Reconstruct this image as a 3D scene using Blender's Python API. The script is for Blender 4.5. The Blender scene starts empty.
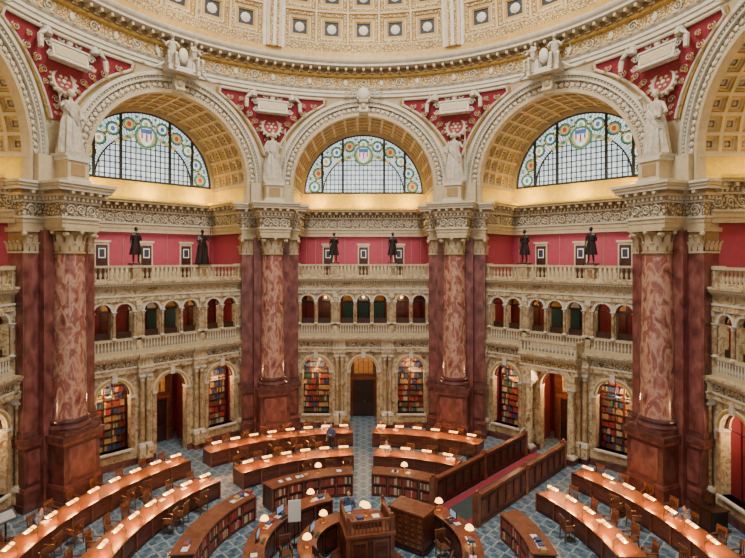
import bpy, math, random
from math import sin, cos, pi, radians, sqrt, atan2, atan
from mathutils import Vector, Matrix
random.seed(7)
A = 15.24
ZC = 16.3      # centre of the great arches
RI = 4.7
RO = 5.7
YB = A+4.45    # back plane of the alcoves
DZ = -0.6      # dome ring offset

# ------------------------------------------------------------------ materials
def new_mat(name):
    m = bpy.data.materials.new(name); m.use_nodes = True
    nt = m.node_tree
    return m, nt, nt.nodes['Principled BSDF']

def ramp_mat(name, cols, scale=2.0, rough=0.5, detail=6, distort=1.0, metallic=0.0, stretch=(1,1,1), lo=0.32, hi=0.68):
    m, nt, b = new_mat(name)
    tc = nt.nodes.new('ShaderNodeTexCoord'); mp = nt.nodes.new('ShaderNodeMapping')
    mp.inputs['Scale'].default_value = stretch
    nt.links.new(tc.outputs['Object'], mp.inputs['Vector'])
    n = nt.nodes.new('ShaderNodeTexNoise')
    n.inputs['Scale'].default_value = scale; n.inputs['Detail'].default_value = detail
    n.inputs['Distortion'].default_value = distort
    nt.links.new(mp.outputs['Vector'], n.inputs['Vector'])
    r = nt.nodes.new('ShaderNodeValToRGB')
    els = r.color_ramp.elements
    k = len(cols)
    els[0].position = lo; els[1].position = hi
    els[0].color = (*cols[0], 1); els[1].color = (*cols[-1], 1)
    for i in range(1, k-1):
        e = els.new(lo + (hi-lo)*i/(k-1)); e.color = (*cols[i], 1)
    nt.links.new(n.outputs['Fac'], r.inputs['Fac'])
    nt.links.new(r.outputs['Color'], b.inputs['Base Color'])
    b.inputs['Roughness'].default_value = rough
    b.inputs['Metallic'].default_value = metallic
    return m

def flat(name, c, rough=0.5, metallic=0.0, var=0.12, scale=3):
    c2 = tuple(min(1, x*(1+var)) for x in c); c1 = tuple(x*(1-var) for x in c)
    return ramp_mat(name, [c1, c2], scale=scale, rough=rough, metallic=metallic)

def emis(name, c, s, base=(0.5,0.4,0.3)):
    m, nt, b = new_mat(name)
    b.inputs['Base Color'].default_value = (*base, 1)
    b.inputs['Emission Color'].default_value = (*c, 1)
    b.inputs['Emission Strength'].default_value = s
    return m

def ornament(name, c1, c2, scale=5.0, bump=0.8):
    m, nt, b = new_mat(name)
    tc = nt.nodes.new('ShaderNodeTexCoord')
    n = nt.nodes.new('ShaderNodeTexNoise'); n.inputs['Scale'].default_value = scale*0.6
    nt.links.new(tc.outputs['Object'], n.inputs['Vector'])
    mx = nt.nodes.new('ShaderNodeVectorMath'); mx.operation = 'MULTIPLY_ADD'
    mx.inputs[1].default_value = (0.35/scale*3,)*3
    nt.links.new(n.outputs['Color'], mx.inputs[0]); nt.links.new(tc.outputs['Object'], mx.inputs[2])
    v = nt.nodes.new('ShaderNodeTexVoronoi'); v.feature = 'DISTANCE_TO_EDGE'; v.inputs['Scale'].default_value = scale
    nt.links.new(mx.outputs[0], v.inputs['Vector'])
    r = nt.nodes.new('ShaderNodeValToRGB')
    r.color_ramp.elements[0].position = 0.07; r.color_ramp.elements[0].color = (*c1, 1)
    r.color_ramp.elements[1].position = 0.17; r.color_ramp.elements[1].color = (*c2, 1)
    nt.links.new(v.outputs['Distance'], r.inputs['Fac'])
    nt.links.new(r.outputs['Color'], b.inputs['Base Color'])
    bp = nt.nodes.new('ShaderNodeBump'); bp.inputs['Strength'].default_value = bump; bp.inputs['Distance'].default_value = 0.06
    nt.links.new(v.outputs['Distance'], bp.inputs['Height']); nt.links.new(bp.outputs['Normal'], b.inputs['Normal'])
    b.inputs['Roughness'].default_value = 0.6
    return m

M = {}
M['cream'] = flat('stucco_cream', (0.49,0.395,0.24), 0.6)
M['white'] = flat('stucco_pale', (0.57,0.52,0.41), 0.6)
M['stone'] = flat('statue_marble', (0.50,0.45,0.35), 0.55, var=0.25, scale=5)
M['gold'] = flat('gilded_stucco', (0.45,0.27,0.055), 0.45, var=0.2)
M['tan'] = flat('tan_stucco', (0.31,0.20,0.085), 0.6)
M['vaultgold'] = flat('vault_gold', (0.42,0.28,0.10), 0.6)
M['yellow'] = flat('lit_yellow_plaster', (0.86,0.60,0.06), 0.6)  # golden glow on the ledge and sill put into the plaster colour
M['orn'] = ornament('carved_frieze', (0.12,0.08,0.04), (0.52,0.43,0.28), 5.5)
M['orng'] = ornament('carved_frieze_gold', (0.20,0.11,0.03), (0.54,0.40,0.17), 6.0)
M['siena'] = ramp_mat('siena_marble', [(0.15,0.085,0.035),(0.46,0.34,0.17),(0.64,0.54,0.34),(0.29,0.19,0.09),(0.58,0.49,0.32)], 1.6, 0.3, 8, 1.6)
M['sienad'] = ramp_mat('siena_marble_dark', [(0.16,0.08,0.035),(0.36,0.24,0.12),(0.50,0.40,0.24)], 2.2, 0.3, 8, 1.5)
M['redcol'] = ramp_mat('numidian_marble', [(0.13,0.04,0.034),(0.27,0.095,0.07),(0.37,0.155,0.11),(0.50,0.30,0.20),(0.31,0.115,0.085),(0.22,0.07,0.056),(0.42,0.22,0.16)], 2.4, 0.22, 14, 0.5, stretch=(1.0,1.0,0.55), lo=0.30, hi=0.70)
M['darkcol'] = ramp_mat('tennessee_marble', [(0.08,0.022,0.02),(0.17,0.052,0.044),(0.26,0.095,0.077)], 2.6, 0.28, 14, 0.4, stretch=(1,1,0.6))
M['plinth'] = ramp_mat('plinth_marble', [(0.045,0.015,0.014),(0.10,0.033,0.029),(0.15,0.055,0.046)], 2.6, 0.28, 12, 0.6)
M['redwall'] = flat('crimson_wall', (0.32,0.036,0.062), 0.7, var=0.08)
M['darkred'] = flat('deep_red_wall', (0.17,0.018,0.022), 0.7, var=0.2)
M['teal'] = flat('teal_panel', (0.025,0.09,0.085), 0.6)
M['amber'] = flat('lit_amber_panel', (0.5,0.24,0.05), 0.6, var=0.3)
M['redfield'] = flat('pendentive_red', (0.26,0.018,0.03), 0.7, var=0.15)
M['wood'] = ramp_mat('mahogany', [(0.045,0.011,0.006),(0.10,0.028,0.014),(0.15,0.045,0.022)], 1.5, 0.35, 6, 1, stretch=(1,1,6))
M['woodtop'] = ramp_mat('mahogany_top', [(0.14,0.042,0.02),(0.23,0.078,0.036)], 3, 0.25, 6, 1)
M['desktop'] = ramp_mat('desk_top', [(0.11,0.04,0.015),(0.17,0.065,0.025)], 3, 0.35, 6, 1)
M['chairwood'] = ramp_mat('chair_oak', [(0.09,0.03,0.013),(0.17,0.065,0.028)], 4, 0.4)
M['wooddark'] = ramp_mat('dark_wood', [(0.02,0.006,0.004),(0.05,0.015,0.009)], 3, 0.4)
M['black'] = flat('black_metal', (0.012,0.012,0.014), 0.4)
M['bronze'] = flat('dark_bronze', (0.030,0.022,0.018), 0.35, metallic=0.5)
M['iron'] = flat('window_lead', (0.025,0.03,0.033), 0.5)
M['blue'] = flat('coffer_blue', (0.015,0.024,0.038), 0.6)
M['paper'] = flat('paper', (0.75,0.75,0.72), 0.7, var=0.03)
M['skin'] = flat('skin', (0.55,0.32,0.22), 0.5, var=0.05)
M['hair'] = flat('hair', (0.03,0.018,0.01), 0.6)
M['shirt'] = flat('cloth_blue', (0.05,0.09,0.2), 0.8)
M['shirt2'] = flat('cloth_grey', (0.35,0.35,0.36), 0.8)
M['pants'] = flat('cloth_dark', (0.02,0.022,0.03), 0.8)
M['brass'] = flat('brass', (0.6,0.38,0.12), 0.3, metallic=0.8)
M['carpet'] = flat('aisle_carpet', (0.035,0.05,0.05), 0.9)
M['screenb'] = emis('monitor_screen', (0.4,0.6,0.9), 0.6, (0.05,0.05,0.06))
M['pg'] = emis('lit_glass_green', (0.07,0.27,0.17), 0.6, (0.1,0.3,0.2))
M['py'] = emis('lit_glass_gold', (0.85,0.52,0.14), 0.75, (0.5,0.4,0.1))
M['pr'] = emis('lit_glass_red', (0.60,0.05,0.04), 0.8, (0.4,0.05,0.05))
M['pb'] = emis('lit_glass_blue', (0.08,0.18,0.50), 0.75, (0.1,0.2,0.4))
M['lampglow'] = emis('lamp_tube', (1.0,0.42,0.09), 230.0)
M['shade'] = emis('amber_shade', (1.0,0.50,0.13), 5.0, (0.7,0.35,0.08))
M['exit'] = emis('exit_sign_face', (1.0,0.05,0.02), 1.5)
M['bulb'] = emis('warm_globe', (1.0,0.62,0.25), 4.0)
for i, c in enumerate([(0.30,0.055,0.035),(0.14,0.07,0.035),(0.48,0.30,0.12),(0.05,0.13,0.08),(0.05,0.08,0.18),(0.55,0.45,0.30),(0.40,0.035,0.035)]):
    M['book%d' % i] = flat('book_cloth_%d' % i, c, 0.7)

def pane_mat():
    m, nt, b = new_mat('daylit_glass')
    tc = nt.nodes.new('ShaderNodeTexCoord')
    v = nt.nodes.new('ShaderNodeTexVoronoi'); v.inputs['Scale'].default_value = 3.0
    nt.links.new(tc.outputs['Object'], v.inputs['Vector'])
    r = nt.nodes.new('ShaderNodeValToRGB')
    els=r.color_ramp.elements
    els[0].position=0.0; els[0].color=(0.42,0.58,0.60,1); els[1].position=1.0; els[1].color=(0.92,0.95,0.95,1)
    e=els.new(0.5); e.color=(0.72,0.85,0.93,1)
    nt.links.new(v.outputs['Color'], r.inputs['Fac'])
    b.inputs['Base Color'].default_value=(0.6,0.7,0.7,1)
    nt.links.new(r.outputs['Color'], b.inputs['Emission Color'])
    b.inputs['Emission Strength'].default_value=1.25
    return m
M['pane'] = pane_mat()

def floor_mat():
    m, nt, b = new_mat('mosaic_floor')
    tc = nt.nodes.new('ShaderNodeTexCoord')
    mp = nt.nodes.new('ShaderNodeMapping'); mp.inputs['Rotation'].default_value = (0,0,radians(45))
    nt.links.new(tc.outputs['Object'], mp.inputs['Vector'])
    br = nt.nodes.new('ShaderNodeTexBrick'); br.offset = 0
    br.inputs['Scale'].default_value = 1.0; br.inputs['Brick Width'].default_value = 0.6; br.inputs['Row Height'].default_value = 0.6
    br.inputs['Mortar Size'].default_value = 0.04; br.inputs['Color1'].default_value = (0.13,0.19,0.235,1)
    br.inputs['Color2'].default_value = (0.23,0.31,0.345,1); br.inputs['Mortar'].default_value = (0.46,0.48,0.45,1)
    nt.links.new(mp.outputs['Vector'], br.inputs['Vector'])
    ck = nt.nodes.new('ShaderNodeTexChecker'); ck.inputs['Scale'].default_value = 3.33333
    ck.inputs['Color1'].default_value = (0.50,0.60,0.70,1); ck.inputs['Color2'].default_value = (1,1,1,1)
    nt.links.new(mp.outputs['Vector'], ck.inputs['Vector'])
    n = nt.nodes.new('ShaderNodeTexNoise'); n.inputs['Scale'].default_value = 9; n.inputs['Detail'].default_value = 5
    nt.links.new(tc.outputs['Object'], n.inputs['Vector'])
    r = nt.nodes.new('ShaderNodeValToRGB'); r.color_ramp.elements[0].position=.38; r.color_ramp.elements[1].position=.62
    r.color_ramp.elements[0].color=(0.5,0.55,0.6,1)
    nt.links.new(n.outputs['Fac'], r.inputs['Fac'])
    a = nt.nodes.new('ShaderNodeMixRGB'); a.blend_type='MULTIPLY'; a.inputs[0].default_value=1
    nt.links.new(br.outputs['Color'], a.inputs[1]); nt.links.new(ck.outputs['Color'], a.inputs[2])
    a2 = nt.nodes.new('ShaderNodeMixRGB'); a2.blend_type='MULTIPLY'; a2.inputs[0].default_value=1
    nt.links.new(a.outputs[0], a2.inputs[1]); nt.links.new(r.outputs['Color'], a2.inputs[2])
    nt.links.new(a2.outputs[0], b.inputs['Base Color'])
    b.inputs['Roughness'].default_value = 0.3
    return m
M['floor'] = floor_mat()

# ------------------------------------------------------------------ mesh builder
class MB:
    def __init__(s):
        s.v=[]; s.f=[]; s.m=[]; s.mats=[]; s.M=None
    def add(s, verts, faces, mat):
        if mat not in s.mats: s.mats.append(mat)
        k = s.mats.index(mat); o = len(s.v)
        if s.M is not None:
            verts = [s.M @ Vector(p) for p in verts]
        s.v.extend([tuple(p) for p in verts])
        for f in faces:
            s.f.append(tuple(i+o for i in f)); s.m.append(k)
    def box(s, x0,x1,y0,y1,z0,z1, mat):
        s.add([(x0,y0,z0),(x1,y0,z0),(x1,y1,z0),(x0,y1,z0),(x0,y0,z1),(x1,y0,z1),(x1,y1,z1),(x0,y1,z1)],
              [(0,3,2,1),(4,5,6,7),(0,1,5,4),(1,2,6,5),(2,3,7,6),(3,0,4,7)], mat)
    def loft(s, secs, mat, closed=False, caps=True, loop=True):
        n = len(secs[0]); v=[p for q in secs for p in q]; f=[]
        m = len(secs)
        for i in range(m if closed else m-1):
            j=(i+1)%m
            for k in range(n if loop else n-1):
                l=(k+1)%n
                f.append((i*n+k, i*n+l, j*n+l, j*n+k))
        if caps and not closed and loop:
            f.append(tuple(range(n))[::-1]); f.append(tuple((m-1)*n+k for k in range(n)))
        s.add(v, f, mat)
    def lathe(s, cx, cy, prof, mat, n=16, a0=0.0, a1=2*pi, caps=True):
        full = abs(a1-a0-2*pi)<1e-6
        secs=[]
        cnt = n if full else n+1
        for i in range(cnt):
            a=a0+(a1-a0)*i/n
            secs.append([(cx+r*cos(a), cy+r*sin(a), z) for r,z in prof])
        s.loft(secs, mat, closed=full, caps=False, loop=False)
        if caps and full:
            for r,z in (prof[0], prof[-1]):
                if r>1e-4:
                    s.add([(cx+r*cos(2*pi*i/n), cy+r*sin(2*pi*i/n), z) for i in range(n)], [tuple(range(n))], mat)
    def arc(s, cx, zc, r0, r1, y0, y1, mat, t0=0, t1=pi, n=32, caps=True):
        secs=[]
        for i in range(n+1):
            t=t0+(t1-t0)*i/n; c,d=cos(t),sin(t)
            secs.append([(cx+r0*c,y0,zc+r0*d),(cx+r1*c,y0,zc+r1*d),(cx+r1*c,y1,zc+r1*d),(cx+r0*c,y1,zc+r0*d)])
        s.loft(secs, mat, caps=caps)
    def sector(s, r0, r1, z0, z1, a0, a1, mat, n=24):
        secs=[]
        for i in range(n+1):
            a=radians(a0+(a1-a0)*i/n); c,d=cos(a),sin(a)
            secs.append([(r0*c,r0*d,z0),(r1*c,r1*d,z0),(r1*c,r1*d,z1),(r0*c,r0*d,z1)])
        s.loft(secs, mat)
    def tube(s, pts, r, mat, n=6, taper=1.0):
        secs=[]
        pts=[Vector(p) for p in pts]
        L=len(pts)
        for i,p in enumerate(pts):
            t=(pts[min(i+1,L-1)]-pts[max(i-1,0)])
            if t.length<1e-9: t=Vector((0,0,1))
            t.normalize()
            up=Vector((0,0,1)) if abs(t.z)<0.9 else Vector((0,1,0))
            a=t.cross(up).normalized(); b=t.cross(a)
            rr=r*(1+(taper-1)*i/(L-1))
            secs.append([p+a*rr*cos(2*pi*k/n)+b*rr*sin(2*pi*k/n) for k in range(n)])
        s.loft(secs, mat)
    def ell(s, c, rad, mat, n=12, m=8):
        secs=[]
        for i in range(n):
            a=2*pi*i/n
            secs.append([(c[0]+rad[0]*sin(pi*j/m)*cos(a), c[1]+rad[1]*sin(pi*j/m)*sin(a), c[2]+rad[2]*cos(pi*j/m)) for j in range(m+1)])
        s.loft(secs, mat, closed=True, caps=False, loop=False)
    def spiral(s, x, y, z, r, mat, d=1, turns=1.6, th=0.13, up=1):
        pts=[]
        for i in range(21):
            t=i/20; rr=r*(1-0.85*t); a=t*turns*2*pi
            pts.append((x+d*(rr*cos(a)), y, z+up*rr*sin(a)))
        s.tube(pts, r*th, mat, 4, 0.6)
    def archwall(s, x0,x1,z0,z1,ya,yb, ops, mat, n=12):
        ops=sorted(ops); x=x0
        for (c,r,sp,sill) in ops:
            if c-r > x+1e-4: s.box(x,c-r,ya,yb,z0,z1,mat)
            top=[]
            for i in range(n+1):
                t=pi*i/n
                top.append((c-r*cos(t), sp+r*sin(t)))
            secs=[[(px,ya,pz),(px,ya,z1),(px,yb,z1),(px,yb,pz)] for px,pz in top]
            s.loft(secs, mat)
            if sill>z0+1e-4: s.box(c-r,c+r,ya,yb,z0,sill,mat)
            x=c+r
        if x1>x+1e-4: s.box(x,x1,ya,yb,z0,z1,mat)
    def coffer(s, P, a0,a1,b0,b1, levels, rosette=None):
        def rect(f,h):
            ma=(a1-a0)*f; mb=(b1-b0)*f
            return [P(a0+ma,b0+mb,h),P(a1-ma,b0+mb,h),P(a1-ma,b1-mb,h),P(a0+ma,b1-mb,h)]
        prev=rect(0,0)
        for f,h,mat in levels:
            cur=rect(f,h)
            s.add(prev+cur, [(k,(k+1)%4,4+(k+1)%4,4+k) for k in range(4)], mat); prev=cur
        s.add(prev,[(0,1,2,3)],levels[-1][2])
        if rosette:
            rf,h,hh,mat=rosette
            ca,cb=(a0+a1)/2,(b0+b1)/2; n=8
            ring=[P(ca+(a1-a0)*rf*cos(2*pi*k/n), cb+(b1-b0)*rf*sin(2*pi*k/n), h) for k in range(n)]
            s.add(ring+[P(ca,cb,hh)], [(k,(k+1)%n,n) for k in range(n)], mat)
    def mesh(s, name):
        me=bpy.data.meshes.new(name)
        me.from_pydata(s.v, [], s.f)
        for mt in s.mats: me.materials.append(M[mt])
        me.polygons.foreach_set('material_index', s.m)
        me.polygons.foreach_set('use_smooth', [True]*len(s.f))
        me.update()
        me.set_sharp_from_angle(angle=radians(32))
        return me
COL=bpy.context.scene.collection
def place(me, name, loc=(0,0,0), rz=0, sc=1, parent=None):
    o=bpy.data.objects.new(name, me); COL.objects.link(o)
    o.location=loc; o.rotation_euler=(0,0,radians(rz)); o.scale=(sc,sc,sc)
    if parent: o.parent=parent
    return o

# ------------------------------------------------------------------ floor
b=MB()
b.lathe(0,0,[(0.001,0),(24,0),(24,-0.3)],'floor',64,caps=False)
place(b.mesh('floor'),'floor')

BAYS={'north':0,'northwest':45,'northeast':-45,'west':90,'east':-90}
PIERS=[22.5,67.5,-22.5,-67.5,112.5,-112.5]

# ------------------------------------------------------------------ arcade screen (two storeys)
Y0=A+0.7; Y1=A+1.15
def column(b,x,y,z0,z1,r,mat,cap='white',n=12):
    h=z1-z0; c=min(0.32,h*0.13)
    b.box(x-r*1.4,x+r*1.4,y-r*1.4,y+r*1.4,z0,z0+r*0.5,cap)
    b.lathe(x,y,[(r*1.35,z0+r*0.5),(r*1.35,z0+r*0.8),(r*1.05,z0+r*1.2),(r,z0+r*1.3)],cap,n,caps=False)
    b.lathe(x,y,[(r,z0+r*1.3),(r*1.0,z0+h*0.4),(r*0.87,z1-c)],mat,n,caps=False)
    b.lathe(x,y,[(r*0.87,z1-c),(r*1.0,z1-c+0.02),(r*0.92,z1-c*0.6),(r*1.35,z1-c*0.25)],cap,n,caps=False)
    for k in range(4):
        a=pi/4+k*pi/2
        b.ell((x+r*1.25*cos(a),y+r*1.25*sin(a),z1-c*0.35),(r*0.28,r*0.28,r*0.28),cap,6,4)
    b.box(x-r*1.45,x+r*1.45,y-r*1.45,y+r*1.45,z1-c*0.22,z1,cap)

b=MB()
W=4.85
lows=[(-3.22,0.9,3.9,0.95),(0,0.9,3.9,0.0),(3.22,0.9,3.9,0.95)]
ups=[(x,0.45,8.55,7.05) for x in (-3.79,-2.67,-1.14,0,1.14,2.67,3.79)]
b.archwall(-W,W,0,5.3,Y0,Y1,lows,'siena',16)
b.box(-W,-0.95,Y0-0.12,Y0,0,0.35,'plinth'); b.box(0.95,W,Y0-0.12,Y0,0,0.35,'plinth')
for (c,r,sp,sill) in lows:
    b.arc(c,sp,r-0.02,r+0.2,Y0-0.08,Y0,'white',0,pi,20)
    b.arc(c,sp,r+0.02,r+0.12,Y0-0.11,Y0-0.08,'gold',0,pi,20)
    b.box(c-0.13,c+0.13,Y0-0.2,Y0,sp+r-0.05,sp+r+0.38,'white')
    for s in (-1,1):
        b.box(c+s*(r+0.11)-0.13,c+s*(r+0.11)+0.13,Y0-0.1,Y1+0.02,sp-0.16,sp,'white')
        b.box(c+s*(r+0.11)-0.11,c+s*(r+0.11)+0.11,Y0-0.07,Y0,max(sill,0.35),sp-0.16,'sienad')
        b.M=Matrix.Translation((c+s*0.88,Y0,sp+0.95)) @ Matrix.Rotation(pi/2,4,'X')
        b.lathe(0,0,[(0.19,0),(0.19,0.06),(0.14,0.06),(0.13,0.03),(0.001,0.05)],'sienad',14,caps=False)
        b.M=None
    if sill>0:
        b.box(c-r-0.1,c+r+0.1,Y0-0.15,Y1,sill-0.1,sill,'white')
        b.box(c-r+0.15,c+r-0.15,Y0-0.04,Y0,0.42,sill-0.18,'sienad')
        b.box(c-0.02,c+0.02,Y0+0.25,Y0+0.3,sill,sp+r,'wooddark')
        for z in (3.9,): b.box(c-r,c+r,Y0+0.25,Y0+0.3,z-0.02,z+0.02,'wooddark')
    b.arc(c,sp,r-0.06,r+0.0,Y0+0.2,Y0+0.32,'wooddark',0,pi,18)
for x in (-4.6,-1.78,-1.44,1.44,1.78,4.6):
    b.box(x-0.19,x+0.19,Y0-0.42,Y0,0,1.0,'siena'); b.box(x-0.22,x+0.22,Y0-0.45,Y0,0.9,1.0,'white'); b.box(x-0.22,x+0.22,Y0-0.45,Y0,0,0.3,'plinth')
    column(b,x,Y0-0.22,1.0,4.95,0.145,'sienad')
def entab(b,x0,x1,y,yb,z0,h,orn='orn',proj=0.35,sp=0.0,dent=0.16):
    b.box(x0,x1,y-0.05,yb,z0,z0+h*0.28,'siena')
    b.box(x0,x1,y-0.09,yb,z0+h*0.24,z0+h*0.32,'white')
    b.box(x0,x1,y,yb,z0+h*0.32,z0+h*0.66,orn)
    b.box(x0,x1,y-proj*0.3,yb,z0+h*0.66,z0+h*0.72,'cream')
    n=int((x1-x0)/dent)
    for i in range(n):
        x=x0+(i+0.25)*(x1-x0)/n
        b.box(x,x+dent*0.5,y-proj*0.55,y,z0+h*0.72,z0+h*0.8,'white')
    b.box(x0,x1,y-proj*0.3,yb,z0+h*0.72,z0+h*0.8,'tan')
    b.box(x0,x1,y-proj*0.85,yb,z0+h*0.8,z0+h*0.9,'cream')
    b.box(x0,x1,y-proj,yb,z0+h*0.9,z0+h,'siena')
entab(b,-W,W,Y0-0.12,Y1,5.15,1.05)
for x0,x1 in ((-4.85,-4.35),(-2.05,-1.2),(1.2,2.05),(4.35,4.85)):
    entab(b,x0,x1,Y0-0.4,Y1,5.15,1.05-0.01,'siena',0.2)
    b.box(x0+0.04,x1-0.04,Y0-0.35,Y0,4.95,5.15,'white')
for i in range(14):
    x=-4.2+i*0.65
    if abs(abs(x)-1.62)>0.5: b.spiral(x,Y0-0.14,5.66,0.15,'white',1 if i%2 else -1)
b.archwall(-W,W,6.2,9.15,Y0,Y1,ups,'siena',12)
b.box(-W,W,Y0-0.1,Y0,6.2,6.4,'cream'); b.box(-W,W,Y0-0.1,Y0,6.93,7.05,'cream')
for g0,g1 in ((-4.28,-2.18),(-1.63,1.63),(2.18,4.28)):
    n=int((g1-g0)/0.17)
    b.box(g0,g1,Y0-0.012,Y0,6.45,6.9,'tan')
    for i in range(n):
        x=g0+(i+0.5)*(g1-g0)/n
        b.lathe(x,Y0-0.05,[(0.03,6.4),(0.05,6.5),(0.055,6.6),(0.025,6.75),(0.045,6.85),(0.03,6.93)],'white',6,caps=False)
for (c,r,sp,sill) in ups:
    b.arc(c,sp,r-0.01,r+0.11,Y0-0.06,Y0,'white',0,pi,14)
    b.box(c-0.05,c+0.05,Y0-0.1,Y0,sp+r-0.03,sp+r+0.14,'white')
    b.arc(c,sp,r-0.05,r,Y0+0.25,Y0+0.33,'wooddark',0,pi,14)
    b.box(c-r,c+r,Y0+0.26,Y0+0.32,sp-0.03,sp+0.03,'wooddark')
    b.box(c-r,c+r,Y0+0.26,Y0+0.32,sill,sill+0.35,'wooddark')
for x in (-4.33,-3.23,-2.13,-1.68,-0.57,0.57,1.68,2.13,3.23,4.33):
    column(b,x,Y0-0.1,7.05,8.56,0.085,'sienad',n=8)
    b.box(x-0.1,x+0.1,Y0-0.02,Y1+0.02,8.45,8.56,'white')
for x in (-4.65,-1.9,1.9,4.65):
    b.box(x-0.13,x+0.13,Y0-0.1,Y0,6.4,9.1,'siena')
    b.box(x-0.08,x+0.08,Y0-0.12,Y0,7.2,8.7,'sienad')
    b.box(x-0.16,x+0.16,Y0-0.13,Y0,8.85,9.1,'white')
entab(b,-W,W,Y0-0.06,Y1,9.1,1.1,'siena',0.35)
for i in range(20):
    x=-4.35+i*0.46
    b.spiral(x,Y0-0.07,9.64,0.12,'cream',1 if i%2 else -1)
me_screen=b.mesh('arcade_screen')

# balustrade
b=MB()
yb0=Y0-0.05; yb1=Y0+0.3
b.box(-W,W,yb0,yb1,10.2,10.34,'siena'); b.box(-W,W,yb0-0.05,yb1+0.03,10.96,11.08,'cream')
for i in range(38):
    x=-4.6+i*9.2/37
    if min(abs(x-p) for p in (-4.5,-2.0,2.0,4.5))<0.26: continue
    b.lathe(x,(yb0+yb1)/2,[(0.06,10.34),(0.045,10.4),(0.085,10.52),(0.08,10.6),(0.04,10.76),(0.06,10.86),(0.07,10.96)],'cream',8,caps=False)
for x in (-4.6,-2.0,2.0,4.6):
    b.box(x-0.24,x+0.24,yb0-0.05,yb1+0.05,10.2,10.98,'siena')
    b.box(x-0.15,x+0.15,yb0-0.07,yb0,10.4,10.85,'sienad')
    b.box(x-0.28,x+0.28,yb0-0.09,yb1+0.09,10.96,11.14,'cream')
me_bal=b.mesh('gallery_balustrade')

# alcove walls
b=MB()
b.box(-4.95,4.95,YB,YB+0.3,0,15.3,'redwall')
for s in (-1,1):
    b.box(min(s*4.75,s*4.95),max(s*4.75,s*4.95),A+0.6,YB,0,13.1,'redwall')
b.box(-4.8,4.8,Y1,YB,6.0,6.25,'tan'); b.box(-4.8,4.8,Y1-0.1,YB,9.95,10.2,'tan')
b.box(-4.8,4.8,A+3.4,A+3.5,6.25,9.95,'darkred')
for i,x in enumerate((-3.79,-2.67,-1.14,0,1.14,2.67,3.79)):
    b.box(x-0.42,x+0.42,A+3.36,A+3.4,6.25,9.3,'wooddark')
    b.box(x-0.34,x+0.34,A+3.33,A+3.36,7.1,8.2,['darkred','wood','teal','teal','teal','wood','darkred'][i])
    b.box(x-0.34,x+0.34,A+3.33,A+3.36,8.4,9.2,['amber','amber','amber','paper','amber','amber','darkred'][i])  # amber ones: orange glow atop the openings, painted as colour
for x in (-1.62,1.62):
    b.box(x-0.08,x+0.08,Y1,A+3.3,0,6.0,'darkred')
b.box(-4.75,4.75,YB-0.04,YB,10.2,10.9,'cream')
for x in (-2.65,0,2.65):
    b.box(x-0.42,x+0.42,YB-0.08,YB,10.2,12.45,'cream')
    b.box(x-0.33,x+0.33,YB-0.1,YB,10.2,12.3,'wooddark' )
    b.box(x-0.2,x+0.2,YB-0.12,YB,11.5,12.1,'paper')
    b.box(x-0.15,x+0.15,YB-0.13,YB,11.56,12.04,'blue')
    b.box(x-0.5,x+0.5,YB-0.16,YB,12.45,12.58,'cream')
for x in (-4.3,-3.6,-1.4,1.4,3.6,4.3):
    b.box(x-0.015,x+0.015,YB-0.03,YB,10.9,13.0,'tan')
me_wall=b.mesh('wall')

# alcove entablature
b=MB()
def bayentab(b):
    z0=13.1;h=2.2
    for part in range(3):
        if part==0:
            b.M=None; x0,x1=-4.75,4.75; y=YB-0.25; yb=YB
        else:
            s=-1 if part==1 else 1
            b.M=Matrix.Translation((s*4.75,A+2.5,0)) @ Matrix.Rotation(-s*pi/2,4,'Z')
            x0,x1=-1.95,1.95; y=-0.25; yb=0.2
        b.box(x0,x1,y-0.02,yb,z0,z0+0.25,'cream'); b.box(x0,x1,y-0.06,yb,z0+0.25,z0+0.5,'cream')
        b.box(x0,x1,y-0.12,yb,z0+0.5,z0+0.6,'white')
        b.box(x0,x1,y,yb,z0+0.6,z0+1.3,'orn')
        n=max(3,int((x1-x0)/0.55))
        for i in range(n):
            xx=x0+(i+0.5)*(x1-x0)/n
            b.spiral(xx,y-0.03,z0+0.95,0.24,'white',1 if i%2 else -1,th=0.18,up=1 if i%2 else -1)
        b.box(x0,x1,y-0.1,yb,z0+1.3,z0+1.4,'white')
        n=int((x1-x0)/0.22)
        for i in range(n):
            xx=x0+(i+0.25)*(x1-x0)/n
            b.box(xx,xx+0.12,y-0.22,y,z0+1.42,z0+1.58,'cream')
        n=int((x1-x0)/0.5)
        for i in range(n):
            xx=x0+(i+0.5)*(x1-x0)/n
            b.box(xx-0.09,xx+0.09,y-0.48,y,z0+1.62,z0+1.78,'cream')
        b.box(x0,x1,y-0.16,yb,z0+1.58,z0+1.8,'tan')
        b.box(x0,x1,y-0.55,yb,z0+1.8,z0+1.95,'cream'); b.box(x0,x1,y-0.65,yb,z0+1.95,z0+2.1,'yellow')
    b.M=None
bayentab(b)
me_bent=b.mesh('trim_alcove_entablature')

# coffered barrel vault
b=MB()
def PV(a,y,h): return ((RI+h)*cos(a),y,ZC+(RI+h)*sin(a))
NA=17; NB=5
yv0=A+0.25; yv1=YB
lev=[(0.09,0,'cream'),(0.12,0.08,'gold'),(0.21,0.08,'vaultgold'),(0.24,0.17,'cream'),(0.33,0.17,'cream'),(0.36,0.25,'tan')]
for i in range(NA):
    for j in range(NB):
        b.coffer(PV, pi*i/NA, pi*(i+1)/NA, yv0+(yv1-yv0)*j/NB, yv0+(yv1-yv0)*(j+1)/NB, lev, (0.12,0.22,0.08,'white'))
for s in (-1,1):
    x=s*RI
    b.box(min(x,x+s*0.3),max(x,x+s*0.3),A+0.1,YB,15.1,ZC,'yellow')
    b.box(min(x-s*0.08,x),max(x-s*0.08,x),A+0.1,YB,ZC-0.18,ZC,'cream')
b.box(-RI,RI,YB-0.12,YB+0.3,15.0,ZC,'yellow')
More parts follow.
